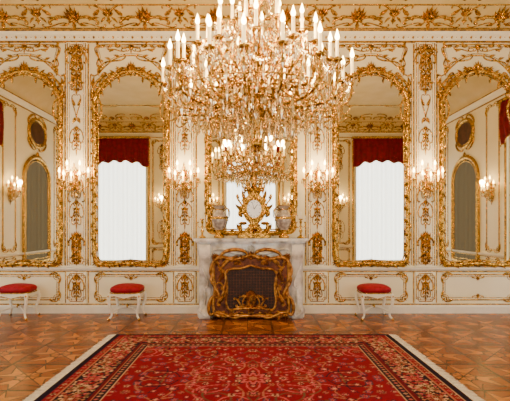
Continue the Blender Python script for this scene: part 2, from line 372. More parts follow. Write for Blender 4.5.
for d in (-1,1):
    for c in (2.0,3.78):
        for e in(-1,1):
            strip(b,[(d*c+e*.675,.80),(d*c+e*.675,2.4),(d*c+e*.675,3.98)],.007)
            scroll(b,(d*c+e*.66,3.98),(d*c+e*.5,4.10),.011,-e,'C')
            scroll(b,(d*c+e*.67,3.6),(d*c+e*.63,3.95),.010,e,'S')
            leaf(b,(d*c+e*.62,3.75),pi/2-e*.4,.2,.07,e*.8)
b.obj('trim_mirror_borders',[GOLD])
b=MB()
for x in np.arange(-W_X+.1,W_X-.1,.16): leaf(b,(x,4.60),-pi/2,.06,.05,0,.055,0); bead(b,x+.08,4.575,.011,.05)
b.obj('trim_cornice_leaves',[GOLD])
b=MB()
for k,x in enumerate(np.arange(-5.22,5.3,1.16)):
    s=.50
    crest(b,x,.20,s,0,0,Mcove)
    for d in(-1,1):
        scroll(b,(x+d*.32,.42),(x+d*.55,.20),.018,-d,'C',M=Mcove)
        scroll(b,(x+d*.12,.10),(x+d*.50,.12),.014,d,'S',M=Mcove)
        leaf(b,(x+d*.34,.30),d*.4+(0 if d>0 else pi),.18,.08,d*.6,M=Mcove)
        scroll(b,(x+d*.06,.62),(x+d*.45,.56),.022,-d,'C',M=Mcove)
        leaf(b,(x+d*.24,.58),d*.7+(0 if d>0 else pi),.18,.08,d*.6,M=Mcove)
        scroll(b,(x+d*.10,.85),(x+d*.40,.72),.020,-d,'C',M=Mcove)
    shell(b,(x+.58,.28),pi/2,.18,M=Mcove); leaf(b,(x+.58,.26),-pi/2,.14,.06,M=Mcove); shell(b,(x+.58,.60),pi/2,.18,M=Mcove)
    for d in(-1,1): leaf(b,(x+.58+d*.05,.26),-pi/2+d*1.1,.15,.05,-d*.8,M=Mcove)
xs=np.linspace(-5.2,5.2,260)
strip(b,np.stack([xs,.47+.0*xs],-1),.014,0,1,0,False,Mcove)
strip(b,np.stack([xs,.05+0*xs],-1),.014,0,1,0,False,Mcove)
cm=b.mesh('trim_cove_gilding',[GOLD])
place(cm,'trim_cove_gilding'); place(cm,'trim_cove_gilding',loc=(0,Y_S,0),rot=pi)
b=MB()
def Mceil(u,v,w): return np.stack([u,v,Z_C-.001-w],-1)
for R in (.5,.55,1.15):
    a=np.linspace(0,2*pi,64,endpoint=False); strip(b,np.stack([R*1.3*np.cos(a),-3.6+R*np.sin(a)],-1),.02,0,1,0,True,Mceil)
for i in range(12):
    a=i*pi/6; c,s=math.cos(a),math.sin(a)
    scroll(b,(.8*c,-3.6+.65*s),(1.4*c,-3.6+1.05*s),.02,1,'S',M=Mceil); shell(b,(1.6*c,-3.6+1.25*s),a,.2,M=Mceil)
for x in (-3.6,3.6):
    panel(b,x-1.2,x+1.2,-5.8,-1.6,.02,.3,0,0,True,Mceil)
b.obj('trim_ceiling_gilding',[GOLD])
# ------------------------------------------------------------------ mirrors
def mirror_mesh(half,hw=.6,crown=.3,low=.6,vary=0):
    pts=half+[(-x,z) for x,z in half[-2:0:-1]]
    P=cr(pts,5,True); b=MB()
    prism(b,offset(P,.012).tolist(),-.012,-.004,'y',1)
    strip(b,P,.036,.002,1.4,0,True); strip(b,offset(P,.054),.013,.010,1,0,True); strip(b,offset(P,-.042),.010,.002,1,0,True)
    n=len(P); acc=0; side=1
    for i in range(n):
        j=(i+1)%n; d=np.linalg.norm(P[j]-P[i]); acc+=d
        if acc>.07:
            acc=0; side=-side; T=P[j]-P[i]; a=math.atan2(T[1],T[0])
            leaf(b,tuple(P[i]),a+side*.42,.10,.050,side*.5,.036,0)
    zt=half[-1][1]; zb=half[0][1]
    crest(b,0,zt+.02,crown,.01); shell(b,(0,zb+.0),pi/2,.10,.01)
    if low: crest(b,0,zb,crown*low,.01,up=-1)
    for d in(-1,1):
        x=d*hw
        scroll(b,(x*.98,3.62),(x*.55,3.92),.022,d,'C',w0=.01); scroll(b,(x*.60,3.93),(x*.14,4.04),.022,-d,'S',w0=.01)
        scroll(b,(x*1.02,3.72),(x*.70,3.98),.015,d,'S',w0=.01)
        for xx,zz,an in ((.9,3.74,.9),(.72,3.88,.6),(.45,3.97,.5),(.28,4.02,.4)): leaf(b,(x*xx,zz),pi/2-d*an,.12,.05,-d*.6,.02)
        for xx,zz,an in ((.85,3.70,2.3),(.6,3.84,2.5),(.35,3.93,2.7)): leaf(b,(x*xx,zz),pi/2+d*an,.11,.045,d*.6,.02)
        shell(b,(x,3.6),pi/2-d*.7,.13,.01)
        scroll(b,(x*1.02,3.2),(x*1.0,3.56),.018,-d,'C',w0=.01)
        for zc in (zb+.55,2.25,2.95):
            scroll(b,(x,zc-.14),(x,zc+.0),.018,d,'C',w0=.01); scroll(b,(x,zc+.14),(x,zc),.018,-d,'C',w0=.01); shell(b,(x,zc),0 if d<0 else pi,.08,.01,n=5)
        scroll(b,(x,zb+.32),(x*.97,zb+.05),.020,-d,'S',w0=.01)
        if low: scroll(b,(x*.92,zb),(x*.45,zb-.01),.018,-d,'C',w0=.01); shell(b,(x*.95,zb+.03),-pi/2+d*.8,.11,.01,n=5)
    return b.mesh('gilt_framed_mirror',[GOLD,MIRROR])
half=[(0,.83),(.2,.815),(.4,.80),(.53,.83),(.59,.92),(.60,1.1),(.60,1.6),(.60,2.1),(.60,2.6),(.60,3.1),(.61,3.4),(.60,3.55),(.54,3.70),(.42,3.84),(.28,3.95),(.14,4.0),(0,4.02)]
mm=mirror_mesh(half)
for c in BAY: place(mm,'gilt_framed_mirror',loc=(c,-.001,0))
half2=[(0,1.35),(.3,1.34),(.55,1.35),(.68,1.38),(.71,1.5),(.72,1.9),(.72,2.4),(.72,2.9),(.72,3.4),(.71,3.6),(.64,3.74),(.5,3.88),(.32,3.98),(.15,4.02),(0,4.04)]
place(mirror_mesh(half2,hw=.72,crown=.4,low=0),'overmantel_mirror',loc=(0,-.001,0))
half3=[(0,.45),(.3,.44),(.6,.46),(.68,.52),(.70,.8),(.70,1.6),(.70,2.4),(.70,2.75),(.62,3.0),(.42,3.2),(.2,3.3),(0,3.33)]
def pier(hp):
    pts=hp+[(-x,z) for x,z in hp[-2:0:-1]]; P=cr(pts,5,True); b=MB()
    prism(b,P.tolist(),-.012,-.004,'y',1); strip(b,P,.06,.002,.9,0,True); strip(b,offset(P,.10),.018,.01,1,0,True); crest(b,0,3.34,.3,.01)
    return b.mesh('pier_glass',[GOLD,DIM_MIRROR])
pg=pier(half3)
pb=MB()
a=np.linspace(0,2*pi,40,endpoint=False); O=np.stack([.46*np.cos(a),4.0+.37*np.sin(a)],-1)
prism(pb,O.tolist(),-.02,-.002,'y',1); strip(pb,O,.05,.002,1,0,True); strip(pb,offset(O,.06),.012,.02,1,0,True)
for d in(-1,1): scroll(pb,(d*.1,4.40),(d*.44,4.2),.03,-d,'C',w0=.002); scroll(pb,(d*.1,3.60),(d*.44,3.8),.03,d,'C',w0=.002)
pm=pb.mesh('oval_painting',[GOLD,PAINT])
sb=MB()
for (a0,a1) in ((0.2,.9),(3.0,3.55),(5.6,6.2),(6.4,7.3)):
    panel(sb,a0,a1,.85,4.4,.014,.09); panel(sb,a0,a1,.22,.64,.011,.06)
sm_=sb.mesh('trim_side_panels',[GOLD])
E_=.004
place(pg,'pier_glass',loc=(-W_X+E_,-4.6,0),rot=pi/2); place(pg,'pier_glass',loc=(W_X-E_,-4.6,0),rot=-pi/2)
place(pm,'oval_painting',loc=(-W_X+E_,-4.6,0),rot=pi/2); place(pm,'oval_painting',loc=(W_X-E_,-4.6,0),rot=-pi/2)
place(sm_,'trim_side_panels',loc=(W_X,0,0),rot=-pi/2)
sb=MB()
for (a0,a1) in ((0.2,.9),(3.0,3.55),(5.6,6.2),(6.4,7.3)):
    panel(sb,-a1,-a0,.85,4.4,.014,.09); panel(sb,-a1,-a0,.22,.64,.011,.06)
sb.obj('trim_side_panels',[GOLD],loc=(-W_X,0,0),rot=pi/2)
sb=MB()
for x0,x1 in ((-5.8,-5.55),(-3.4,-2.75),(-2.6,-1.9),(-1.75,-1.1),(1.1,1.75),(1.9,2.6),(2.75,3.4),(5.55,5.8)):
    panel(sb,x0,x1,.85,4.4,.016,.08); panel(sb,x0,x1,.22,.64,.012,.05)
    drop(sb,(x0+x1)/2,4.2,3.4,.26,n=2); drop(sb,(x0+x1)/2,1.6,1.0,.2,n=1)
sb.obj('trim_south_panels',[GOLD],loc=(0,Y_S,0),rot=pi)
# ------------------------------------------------------------------ windows with drapery
def window(name,w,z0,z1,loc,rot):
    e=empty(name,loc,rot); b=MB(); hw=w/2
    for s in(-1,1): box(b,min(s*hw,s*(hw-.06)),max(s*hw,s*(hw-.06)),.05,.2,z0,z1)
    box(b,-hw,hw,.05,.2,z0,z0+.06); box(b,-hw,hw,.05,.2,z1-.06,z1); box(b,-.03,.03,.16,.2,z0,z1)
    for z in (z0+.9,z0+1.8,z0+2.7): box(b,-hw,hw,.17,.2,z-.015,z+.015)
    P=[(-hw-.07,z0-.05),(-hw-.07,z1+.07),(hw+.07,z1+.07),(hw+.07,z0-.05)]
    for i in range(4):
        q0=P[i];q1=P[(i+1)%4]; strip(b,[q0,((q0[0]+q1[0])/2,(q0[1]+q1[1])/2),q1],.035,0,.6,1)
    b.obj('frame',[CREAM,GOLD],e)
    b=MB(); nx=160; X=np.linspace(-hw+.05,hw-.05,nx); Yf=.11+.02*np.sin(X*38)+.008*np.sin(X*91)
    vs=np.concatenate([np.stack([X,Yf,np.full(nx,z0+.07)],-1),np.stack([X,Yf,np.full(nx,z1-.05)],-1)])
    b.add(vs,[(i,i+1,nx+i+1,nx+i) for i in range(nx-1)],0); b.obj('sheer_curtain',[SHEER],e)
    b=MB(); nx=120; nz=14; X=np.linspace(-hw-.10,hw+.10,nx); vs=[]
    for j in range(nz):
        t=j/(nz-1)
        for x in X:
            q=abs(x)/(hw+.10); dropl=.80+.26*q**3+.04*math.cos(x/(hw+.1)*pi*5)
            fold=.025*math.sin(x*34)*(1-.3*t)+.05*math.sin(pi*t)
            vs.append((x,-.09-fold,z1+.12-dropl*t))
    b.add(vs,[(j*nx+i,j*nx+i+1,(j+1)*nx+i+1,(j+1)*nx+i) for j in range(nz-1) for i in range(nx-1)],0)
    tube(b,np.array(vs[-nx:])+[0,-.01,0],.014,5,1)
    box(b,-hw-.13,hw+.13,-.16,-.0,z1+.10,z1+.17,1)
    b.obj('valance',[DRED,GOLD],e)
    return e
for i,x in enumerate((-4.5,0,4.5)): window('window_%d'%(i+1),WIN[0],WIN[1],WIN[2],(x,Y_S,0),pi)
window('window_4',SW[0],SW[1],SW[2],(-W_X,-1.95,0),pi/2); window('window_5',SW[0],SW[1],SW[2],(W_X,-1.95,0),-pi/2)
# ------------------------------------------------------------------ candles
def candle(mb,x,y,z,h=.15,r=.011,pan=.045,g=0,wx=1,fl=2,cr_=3,seg=8,npend=6,pl=.07,fs_=1.):
    lathe(mb,[(.004,-.05),(.014,-.035),(.008,-.02),(pan*.5,-.012),(pan,.004),(pan*.92,.006),(pan*.4,-.004),(.016,.0),(.018,.03),(.012,.032)],(x,y,z),seg,g)
    lathe(mb,[(r,.025),(r,.025+h),(r*.3,.027+h)],(x,y,z),seg,wx)
    lathe(mb,[(.003,.025+h),(.015*fs_,.025+h+.016*fs_),(.018*fs_,.025+h+.032*fs_),(.009*fs_,.025+h+.062*fs_),(.0008,.025+h+.09*fs_)],(x,y,z),6,fl)
    for i in range(npend):
        a=i*2*pi/npend+.3; pend(mb,(x+pan*.93*math.cos(a),y+pan*.93*math.sin(a),z),pl,.010,cr_)
# ------------------------------------------------------------------ wall sconces
b=MB()
crest(b,0,.14,.22,.01); drop(b,0,.08,-.26,.17,.01,n=1)
lathe(b,[(.0,-.14),(.02,-.12),(.035,-.08),(.02,-.04),(.03,0),(.015,.05),(.02,.1),(.006,.14),(.012,.3),(0,.34)],(0,-.09,0),10,0)
for i,(an,R,zz) in enumerate(((-80,.24,.02),(-40,.20,-.03),(0,.17,-.05),(40,.20,-.03),(80,.24,.02),(-60,.12,.14),(60,.12,.14))):
    t=math.radians(an); dx,dy=math.sin(t),-math.cos(t)*.75
    P=cr([(0,-.07,-.06),(dx*R*.3,-.07+dy*R*.3,-.03),(dx*R*.65,-.07+dy*R*.65,-.10+zz*.4),(dx*R*.95,-.07+dy*R*.95,-.08+zz),(dx*R,-.07+dy*R,zz)],6)
    tube(b,P,.008,6,0); candle(b,dx*R,-.07+dy*R,zz+.03,.09,.012,.038,pl=.07,fs_=.95)
    swag(b,(dx*R,-.07+dy*R,zz+.02),(0,-.09,.30),.05,9,.008,3)
for i in range(14):
    a=i*2*pi/14; pend(b,(.10*math.cos(a),-.10+.05*math.sin(a),-.07),.10,.011,3)
for i in range(8):
    a=i*2*pi/8; pend(b,(.045*math.cos(a),-.10+.03*math.sin(a),-.14),.10,.011,3)
sc=b.mesh('candle_sconce',[GOLD,WAX,FLAME,CRY])
def light(name,loc,pw,col=(1,.68,.30),r=.06,parent=None):
    l=bpy.data.lights.new(name,'POINT'); l.energy=pw; l.color=col; l.shadow_soft_size=r
    o=bpy.data.objects.new(name,l); bpy.context.scene.collection.objects.link(o); o.location=loc
    if parent: o.parent=parent
    return o
def sconce(x,y,z,rot,pw=21):
    o=place(sc,'candle_sconce',loc=(x,y,z),rot=rot); light('sconce_light',(0,-.24,.22),pw,parent=o)
for x in PIL: sconce(x,-.03,2.16,0)
for x in (-3.05,3.05,-1.4,1.4): sconce(x,Y_S+.004,2.2,pi,8)
for y in (-3.3,): sconce(-W_X+.004,y,2.3,pi/2,8); sconce(W_X-.004,y,2.3,-pi/2,8)
# ------------------------------------------------------------------ chandelier
ch=empty('crystal_chandelier',(.06,-2.7,0))
b=MB()
tiers=[(18,.95,2.88,2.56,.05),(14,.74,3.08,2.76,.2),(10,.50,3.32,3.00,.1),(6,.26,3.50,3.2,.3)]
for ti,(n,R,zp,zs,ph) in enumerate(tiers):
    pts=[]
    for i in range(n):
        a=ph+i*2*pi/n; c,s=math.cos(a),math.sin(a); Ri=R*(1 if i%2 else .94); z=zp+(.0 if i%2 else .055)
        pts.append((Ri*c,Ri*s,z)); q=lambda r,zz:(r*c,r*s,zz)
        P=cr([q(.04,zs),q(.22*R,zs+.16),q(.5*R,zs+.04),q(.8*R,zp-.30),q(.97*Ri,zp-.22),q(Ri,z-.04)],7)
        tube(b,P,np.linspace(.018,.011,len(P)),6,0)
        P2=cr([q(.55*R,zs+.0),q(.7*R,zs+.14),q(.62*R,zs+.22),q(.52*R,zs+.15)],5); tube(b,P2,np.linspace(.012,.006,len(P2)),5,0)
        P3=cr([q(.82*R,zp-.30),q(.92*R,zp-.36),q(.98*R,zp-.30),q(.93*R,zp-.25)],4); tube(b,P3,np.linspace(.010,.005,len(P3)),5,0)
        candle(b,Ri*c,Ri*s,z,.15,.0150,.058,npend=7,pl=.10,fs_=1.15)
        pend(b,q(Ri,z-.05),.15,.019,3)
        for f in (.3,.5,.7):
            k=P[int(f*(len(P)-1))]; pend(b,(k[0],k[1],k[2]-.01),.12,.014,3); pend(b,(k[0]+.035*s,k[1]-.035*c,k[2]),.09,.012,3)
    for i in range(n):
        p,q2=pts[i],pts[(i+1)%n]
        swag(b,p,q2,.12,12,.010,3)
        m=[(p[k]+q2[k])/2 for k in range(3)]; pend(b,(m[0],m[1],m[2]-.13),.14,.017,3)
for i in range(14):
    a=.2+i*2*pi/14; c,s=math.cos(a),math.sin(a)
    swag(b,(.14*c,.14*s,3.85),(.72*c,.72*s,3.04),.20,28,.010,3)
for i in range(10):
    a=.1+i*2*pi/10; c,s=math.cos(a),math.sin(a); swag(b,(.10*c,.10*s,4.15),(.24*c,.24*s,3.55),.05,16,.010,3)
for i in range(18):
    a=.05+i*2*pi/18; c,s=math.cos(a),math.sin(a)
    swag(b,(.84*c,.84*s,2.70),(.40*c,.40*s,2.56),.08,15,.011,3); swag(b,(.40*c,.40*s,2.56),(.10*c,.10*s,2.42),.06,11,.011,3)
for R,z,n,L in ((.84,2.72,40,.18),(.68,2.69,34,.17),(.52,2.64,28,.17),(.38,2.58,24,.18),(.25,2.51,18,.18),(.13,2.43,12,.17),(.07,2.32,8,.14),(.30,3.05,14,.13),(.17,3.42,12,.12),(.14,3.85,14,.14),(.10,4.15,10,.12)):
    a=np.linspace(0,2*pi,40); tube(b,np.stack([R*np.cos(a),R*np.sin(a),z+0*a],-1),.007,4,0)
    for i in range(n):
        t=i*2*pi/n+random.uniform(-.05,.05); pend(b,(R*math.cos(t),R*math.sin(t),z-random.uniform(0,.06)),L*random.uniform(.8,1.25),.018,3,ph=random.random())
for i in range(70):
    t=random.uniform(0,2*pi); R=random.uniform(.15,.78); z=2.54+.22*(R/.75)+random.uniform(-.03,.2); pend(b,(R*math.cos(t),R*math.sin(t),z),.12,.017,3,ph=t)
lathe(b,[(.0,2.08),(.03,2.09),(.045,2.13),(.03,2.17),(.012,2.19),(.03,2.21),(.075,2.26),(.085,2.31),(.04,2.35),(.03,2.39),(.06,2.44),(.06,2.48),(.08,2.54),(.06,2.62),(.03,2.68),(.055,2.8),(.02,2.95),(.05,3.0),(.05,3.1),(.02,3.2),(.05,3.4),(.02,3.55),(.04,3.7),(.12,3.84),(.13,3.87),(.03,3.9),(.04,4.0),(.09,4.14),(.02,4.18),(.012,4.3),(.012,5.0),(.06,5.02),(.14,5.09),(.16,5.118)],(0,0,0),16,0)
b.obj('frame_and_crystals',[GOLD,WAX,FLAME,CRY],ch)
for i in range(6):
    a=i*pi/3; light('candle_light',(.62*math.cos(a),.62*math.sin(a),3.36),46,(1,.70,.33),.08,ch)
light('candle_light',(0,0,2.86),20,(1,.70,.33),.10,ch)
# ------------------------------------------------------------------ fireplace
fp=empty('marble_fireplace',(0,-.003,0))
b=MB()
arch=[(.60,0),(.60,.80),(.585,.88),(.52,.94),(.40,.965),(.25,.955),(.12,.975),(0,1.0)]
inner=arch+[(-x,z) for x,z in arch[-2::-1]]
outer=[(-.84,0),(-.86,.12),(-.82,.2),(-.81,.9),(-.84,1.02),(-.86,1.18),(.86,1.18),(.84,1.02),(.81,.9),(.82,.2),(.86,.12),(.84,0)]
poly=inner+[p for p in outer[::-1]]
prism(b,poly,-.34,-.28,'y',0)
box(b,-.83,-.61,-.28,0,0,1.18); box(b,.61,.83,-.28,0,0,1.18); box(b,-.61,.61,-.28,0,1.02,1.18)
def plan(k,sc_=1.):
    pts=[(-.87-k,0),(-.90-k,-.32-k),(-.84-k*.5,-.42-k),(-.64,-.43-k),(-.45,-.38-k),(-.25,-.39-k),(-.1,-.44-k),(0,-.455-k)]
    return pts[:1]+[tuple(p) for p in cr(pts[1:]+[(-x,y) for x,y in pts[-2:0:-1]],5)]+[(.87+k,0)]
for k,z0,z1 in ((-.06,1.16,1.185),(-.02,1.185,1.21),(.02,1.21,1.255)): prism(b,plan(k),z0,z1,'z',0,True)
cons=cr([(-.30,.0),(-.43,.0),(-.44,.10),(-.40,.16),(-.37,.30),(-.36,.6),(-.38,.80),(-.43,.95),(-.45,1.06),(-.42,1.16),(-.30,1.16)],5)
for d in(-1,1): prism(b,cons.tolist(),d*.725-.085,d*.725+.085,'x',0,True)
MW=.345
for d in(-1,1):
    scroll(b,(d*.12,1.08),(d*.58,1.03),.026,-d,'S',w0=MW); scroll(b,(d*.58,.98),(d*.62,.70),.02,-d,'C',w0=MW)
    leaf(b,(d*.18,1.1),0 if d>0 else pi,.3,.07,-d*.3,MW)
    shell(b,(d*.725,.98),pi/2,.12,.42)
    scroll(b,(d*.725,.9),(d*.725,.5),.02,d,'S',w0=.38); leaf(b,(d*.725,.45),-pi/2,.3,.08,0,.37)
    scroll(b,(d*.68,.06),(d*.78,.14),.02,d,'C',w0=.44)
shell(b,(0,1.05),pi/2,.13,MW); shell(b,(0,1.07),-pi/2,.10,MW); strip(b,np.array(inner),.022,.335,1.)
b.obj('marble_surround',[MARB],fp)
b=MB(); box(b,-.60,.60,-.05,-.005,0.002,1.02); box(b,-.60,-.585,-.28,-.05,0.002,1.02); box(b,.585,.60,-.28,-.05,0.002,1.02); box(b,-.60,.60,-.30,-.005,.002,.012)
for x in np.arange(-.3,.31,.1): tube(b,[(x,-.12,.05),(x,-.16,.12),(x,-.12,.25)],.012,6,0)
tube(b,[(-.4,-.12,.1),(0,-.12,.1),(.4,-.12,.1)],.02,6,0)
b.obj('firebox',[DARK],fp)
# fire screen
b=MB(); hs=[(0,.05),(.25,.06),(.42,.04),(.56,.08),(.59,.25),(.56,.45),(.59,.65),(.58,.86),(.48,.96),(.28,.93),(.12,.96),(0,1.0)]
P=cr(hs+[(-x,z) for x,z in hs[-2:0:-1]],6,True)
w=.46
hs2=[(0,.17),(.2,.16),(.34,.15),(.39,.28),(.37,.5),(.40,.68),(.34,.77),(.15,.79),(0,.83)]
P2=cr(hs2+[(-x,z) for x,z in hs2[-2:0:-1]],6,True)
def resamp(Q,n):
    Q2=np.vstack([Q,Q[:1]]); L=np.r_[0,np.cumsum(np.linalg.norm(np.diff(Q2,axis=0),axis=1))]; t=np.linspace(0,L[-1],n,endpoint=False)
    return np.stack([np.interp(t,L,Q2[:,0]),np.interp(t,L,Q2[:,1])],-1)
A1=resamp(P,96);A2=resamp(P2,96)
vs=np.vstack([Mw(A1[:,0],A1[:,1],np.full(96,w-.01)),Mw(A2[:,0],A2[:,1],np.full(96,w-.01)),Mw(A1[:,0],A1[:,1],np.full(96,w-.03)),Mw(A2[:,0],A2[:,1],np.full(96,w-.03))])
fs=[]
for i in range(96):
    j=(i+1)%96; fs+=[(i,j,96+j,96+i),(192+i,192+j,288+j,288+i),(i,j,192+j,192+i)]
b.add(vs,fs,2,False)
prism(b,offset(P2,-.01).tolist(),-(w-.015),-(w-.02),'y',1)
strip(b,P,.030,w-.005,1.2,0,True); strip(b,P2,.020,w,1.2,0,True)
for d in(-1,1):
    for A_,B_,th,sd,kd in (((.08,.97),(.44,.96),.028,-1,'C'),((.46,.94),(.58,.68),.028,-1,'C'),((.58,.66),(.54,.34),.028,1,'S'),((.54,.34),(.60,.08),.030,-1,'C'),((.56,.06),(.22,.06),.026,-1,'S'),((.22,.10),(.03,.10),.022,-1,'C'),
        ((.42,.84),(.18,.86),.020,1,'C'),((.49,.76),(.46,.50),.022,1,'C'),((.46,.46),(.49,.22),.022,-1,'S'),((.42,.12),(.15,.10),.020,-1,'C'),((.30,.90),(.50,.82),.020,1,'S'),((.52,.55),(.44,.35),.018,1,'C')):
        scroll(b,(d*A_[0],A_[1]),(d*B_[0],B_[1]),th,sd*d,kd,w0=w,ds=1.5)
    for p,a,L in (((.3,.91),2.2,.14),((.5,.85),.6,.14),((.49,.6),1.9,.17),((.52,.45),-1.2,.16),((.50,.25),2.0,.16),((.52,.12),-2.4,.16),((.3,.08),1.4,.10),((.2,.90),-.9,.10),((.44,.78),-1.6,.12),((.1,.92),.6,.12)):
        leaf(b,(d*p[0],p[1]),a if d>0 else pi-a,L,.08,.5*d,w)
    shell(b,(d*.53,.93),pi/2-d*.7,.13,w); shell(b,(d*.52,.10),-pi/2+d*.7,.13,w,n=5)
    tube(b,[(d*.42,-w+.01,.05),(d*.42,-w-.05,.03),(d*.42,-w-.10,.014)],.014,6,0); tube(b,[(d*.42,-w+.02,.05),(d*.42,-w+.03,.03),(d*.42,-w+.04,.013)],.012,6,0)
shell(b,(0,.94),pi/2,.15,w); shell(b,(0,.10),pi/2,.12,w)
drop(b,0,.36,.14,.26,w,n=1); crest(b,0,.33,.24,w)
for d in(-1,1): scroll(b,(d*.05,.28),(d*.22,.22),.018,d,'C',w0=w); scroll(b,(d*.10,.20),(d*.26,.31),.016,-d,'S',w0=w)
for x in np.arange(-.36,.37,.045): strip(b,[(x,.16),(x,.45),(x,.78)],.003,w-.014,1,2)
for z in np.arange(.2,.79,.045): strip(b,[(-.37,z),(0,z),(.37,z)],.003,w-.014,1,2)
b.obj('fire_screen',[BRONZE,MESHM,BRONZE2])
# ------------------------------------------------------------------ mantel clock
ZM=1.262
b=MB()
base=cr([(-.25,-.34),(-.10,-.37),(0,-.375),(.10,-.37),(.25,-.34),(.24,-.16),(0,-.15),(-.24,-.16)],4,True)
prism(b,base.tolist(),0,.05,'z',0,True); prism(b,(base*[.85,.85]+[0,-.035]).tolist(),.05,.08,'z',0,True)
body=[(-.16,.08),(-.12,.16),(-.07,.22),(-.14,.30),(-.19,.42),(-.18,.56),(-.12,.66),(-.05,.72),(0,.74)]
BP=cr(body+[(-x,z) for x,z in body[-2::-1]],4,False)
prism(b,BP.tolist(),-.30,-.20,'y',0,True)
def Mback(u,v,w): return np.stack([u,-.20+w,v],-1)
for M_,w_ in ((Mw,.30),(Mback,0.)):
    for d in(-1,1):
        for A_,B_,th,sd,kd in (((.05,.20),(.24,.10),.024,1,'C'),((.08,.20),(.22,.38),.024,-1,'C'),((.21,.36),(.18,.60),.022,-1,'S'),((.17,.58),(.04,.76),.022,-1,'C'),((.24,.10),(.20,.24),.016,1,'S'),((.22,.5),(.26,.68),.014,1,'S'),((.03,.8),(.10,.92),.014,1,'C')):
            scroll(b,(d*A_[0],A_[1]),(d*B_[0],B_[1]),th,sd*d,kd,w0=w_,M=M_)
        for p,a,L in (((.20,.45),.5,.14),((.15,.62),1.1,.16),((.12,.24),-.3,.15),((.10,.14),-2.,.1),((.22,.12),.8,.12),((.08,.72),1.3,.16)): leaf(b,(d*p[0],p[1]),a if d>0 else pi-a,L,.06,.4*d,w_,M=M_)
    crest(b,0,.78,.20,w_,M=M_); shell(b,(0,.15),-pi/2,.1,w_,M=M_)
lathe(b,[(0,.84),(.03,.86),(.04,.90),(.02,.94),(.03,.97),(.01,1.0),(0,1.04)],(0,-.25,0),8,0)
a=np.linspace(0,2*pi,32,endpoint=False); D=np.stack([.125*np.cos(a),.46+.155*np.sin(a)],-1)
prism(b,D.tolist(),-.318,-.30,'y',1); strip(b,D,.016,.305,1.3,0,True)
for i in range(12):
    t=i*pi/6; c,s=math.sin(t),math.cos(t); strip(b,[(.085*c,.46+.108*s),(.095*c,.46+.12*s),(.105*c,.46+.132*s)],.004,.318,.4,2)
strip(b,[(0,.46),(.03,.50),(.055,.53)],.004,.321,.5,2); strip(b,[(0,.46),(-.02,.52),(-.03,.57)],.003,.321,.5,2); bead(b,0,.46,.008,.32,2)
b.obj('rococo_mantel_clock',[GOLD,DIAL,BLACK],loc=(.05,0,ZM))
ZM=1.257
b=MB()
lathe(b,[(0,0),(.085,0),(.085,.03),(.06,.045),(.035,.07),(.035,.10),(.06,.13)],(0,0,0),20,1)
lathe(b,[(.05,.12),(.085,.17),(.115,.25),(.12,.32),(.10,.38),(.065,.42),(.055,.46),(.085,.51),(.095,.52),(.085,.515),(.05,.48)],(0,0,0),24,0)
lathe(b,[(.057,.45),(.062,.46),(.057,.47)],(0,0,0),20,1); lathe(b,[(.09,.515),(.10,.525),(.09,.533),(.08,.52)],(0,0,0),20,1); lathe(b,[(.119,.30),(.125,.32),(.112,.345)],(0,0,0),20,1)
for d in(-1,1): tube(b,cr([(d*.06,0,.46),(d*.12,0,.49),(d*.150,0,.43),(d*.14,0,.35),(d*.11,0,.33),(d*.125,0,.28)],5),.010,6,1)
vm_=b.mesh('porcelain_vase',[VASEM,GOLD])
for x in (-.515,.53): place(vm_,'porcelain_vase',loc=(x,-.22,ZM))
b=MB()
lathe(b,[(0,0),(.06,0),(.055,.02),(.02,.04),(.015,.08),(.03,.11),(.015,.14),(.012,.22),(.025,.26),(.012,.28),(.035,.30),(.03,.31),(.01,.31)],(0,0,0),12,0)
lathe(b,[(.011,.31),(.011,.42),(.002,.425)],(0,0,0),8,1)
for d in(-1,1): tube(b,cr([(0,0,.20),(d*.04,0,.17),(d*.07,0,.20),(d*.07,0,.25)],5),.006,6,0); lathe(b,[(.005,.24),(.024,.255),(.008,.262)],(d*.07,0,0),8,0); lathe(b,[(.009,.26),(.009,.36),(.001,.365)],(d*.07,0,0),8,1)
cme=b.mesh('gilt_candelabrum',[GOLD,CREAM])
for x in (-.785,.80): place(cme,'gilt_candelabrum',loc=(x,-.24,ZM))
# ------------------------------------------------------------------ stools
b=MB()
def sup(t,e): c=math.cos(t); return math.copysign(abs(c)**e,c)
nu,nv=32,12; vs=[]
for j in range(nv+1):
    v_=-pi/2+pi*j/nv
    for i in range(nu):
        u_=2*pi*i/nu; cv=abs(math.cos(v_))**.55
        x=.265*cv*sup(u_,.45); y=.20*cv*sup(u_-pi/2,.45); z=.455+.066*math.copysign(abs(math.sin(v_))**.8,math.sin(v_))
        if z>.45: z+=.014*math.cos(x/.265*pi/2)*math.cos(y/.2*pi/2)
        vs.append((x,y,z))
b.add(vs,[(j*nu+i,j*nu+(i+1)%nu,(j+1)*nu+(i+1)%nu,(j+1)*nu+i) for j in range(nv) for i in range(nu)],0)
ring=[(.262*sup(t,.45),.198*sup(t-pi/2,.45),.408) for t in np.linspace(0,2*pi,41)]; tube(b,ring,.009,5,2)
for s in(-1,1):
    ap=[(-.24,.40),(.24,.40),(.24,.345),(.16,.355),(.08,.335),(0,.315),(-.08,.335),(-.16,.355),(-.24,.345)]
    prism(b,ap,s*.185-.012,s*.185+.012,'y',1)
    if s<0: strip(b,[(x,z+.008) for x,z in ap[2:]],.006,.197,1,2)
    ap2=[(-.18,.40),(.18,.40),(.18,.345),(.1,.355),(0,.325),(-.1,.355),(-.18,.345)]
    prism(b,ap2,s*.235-.012,s*.235+.012,'x',1)
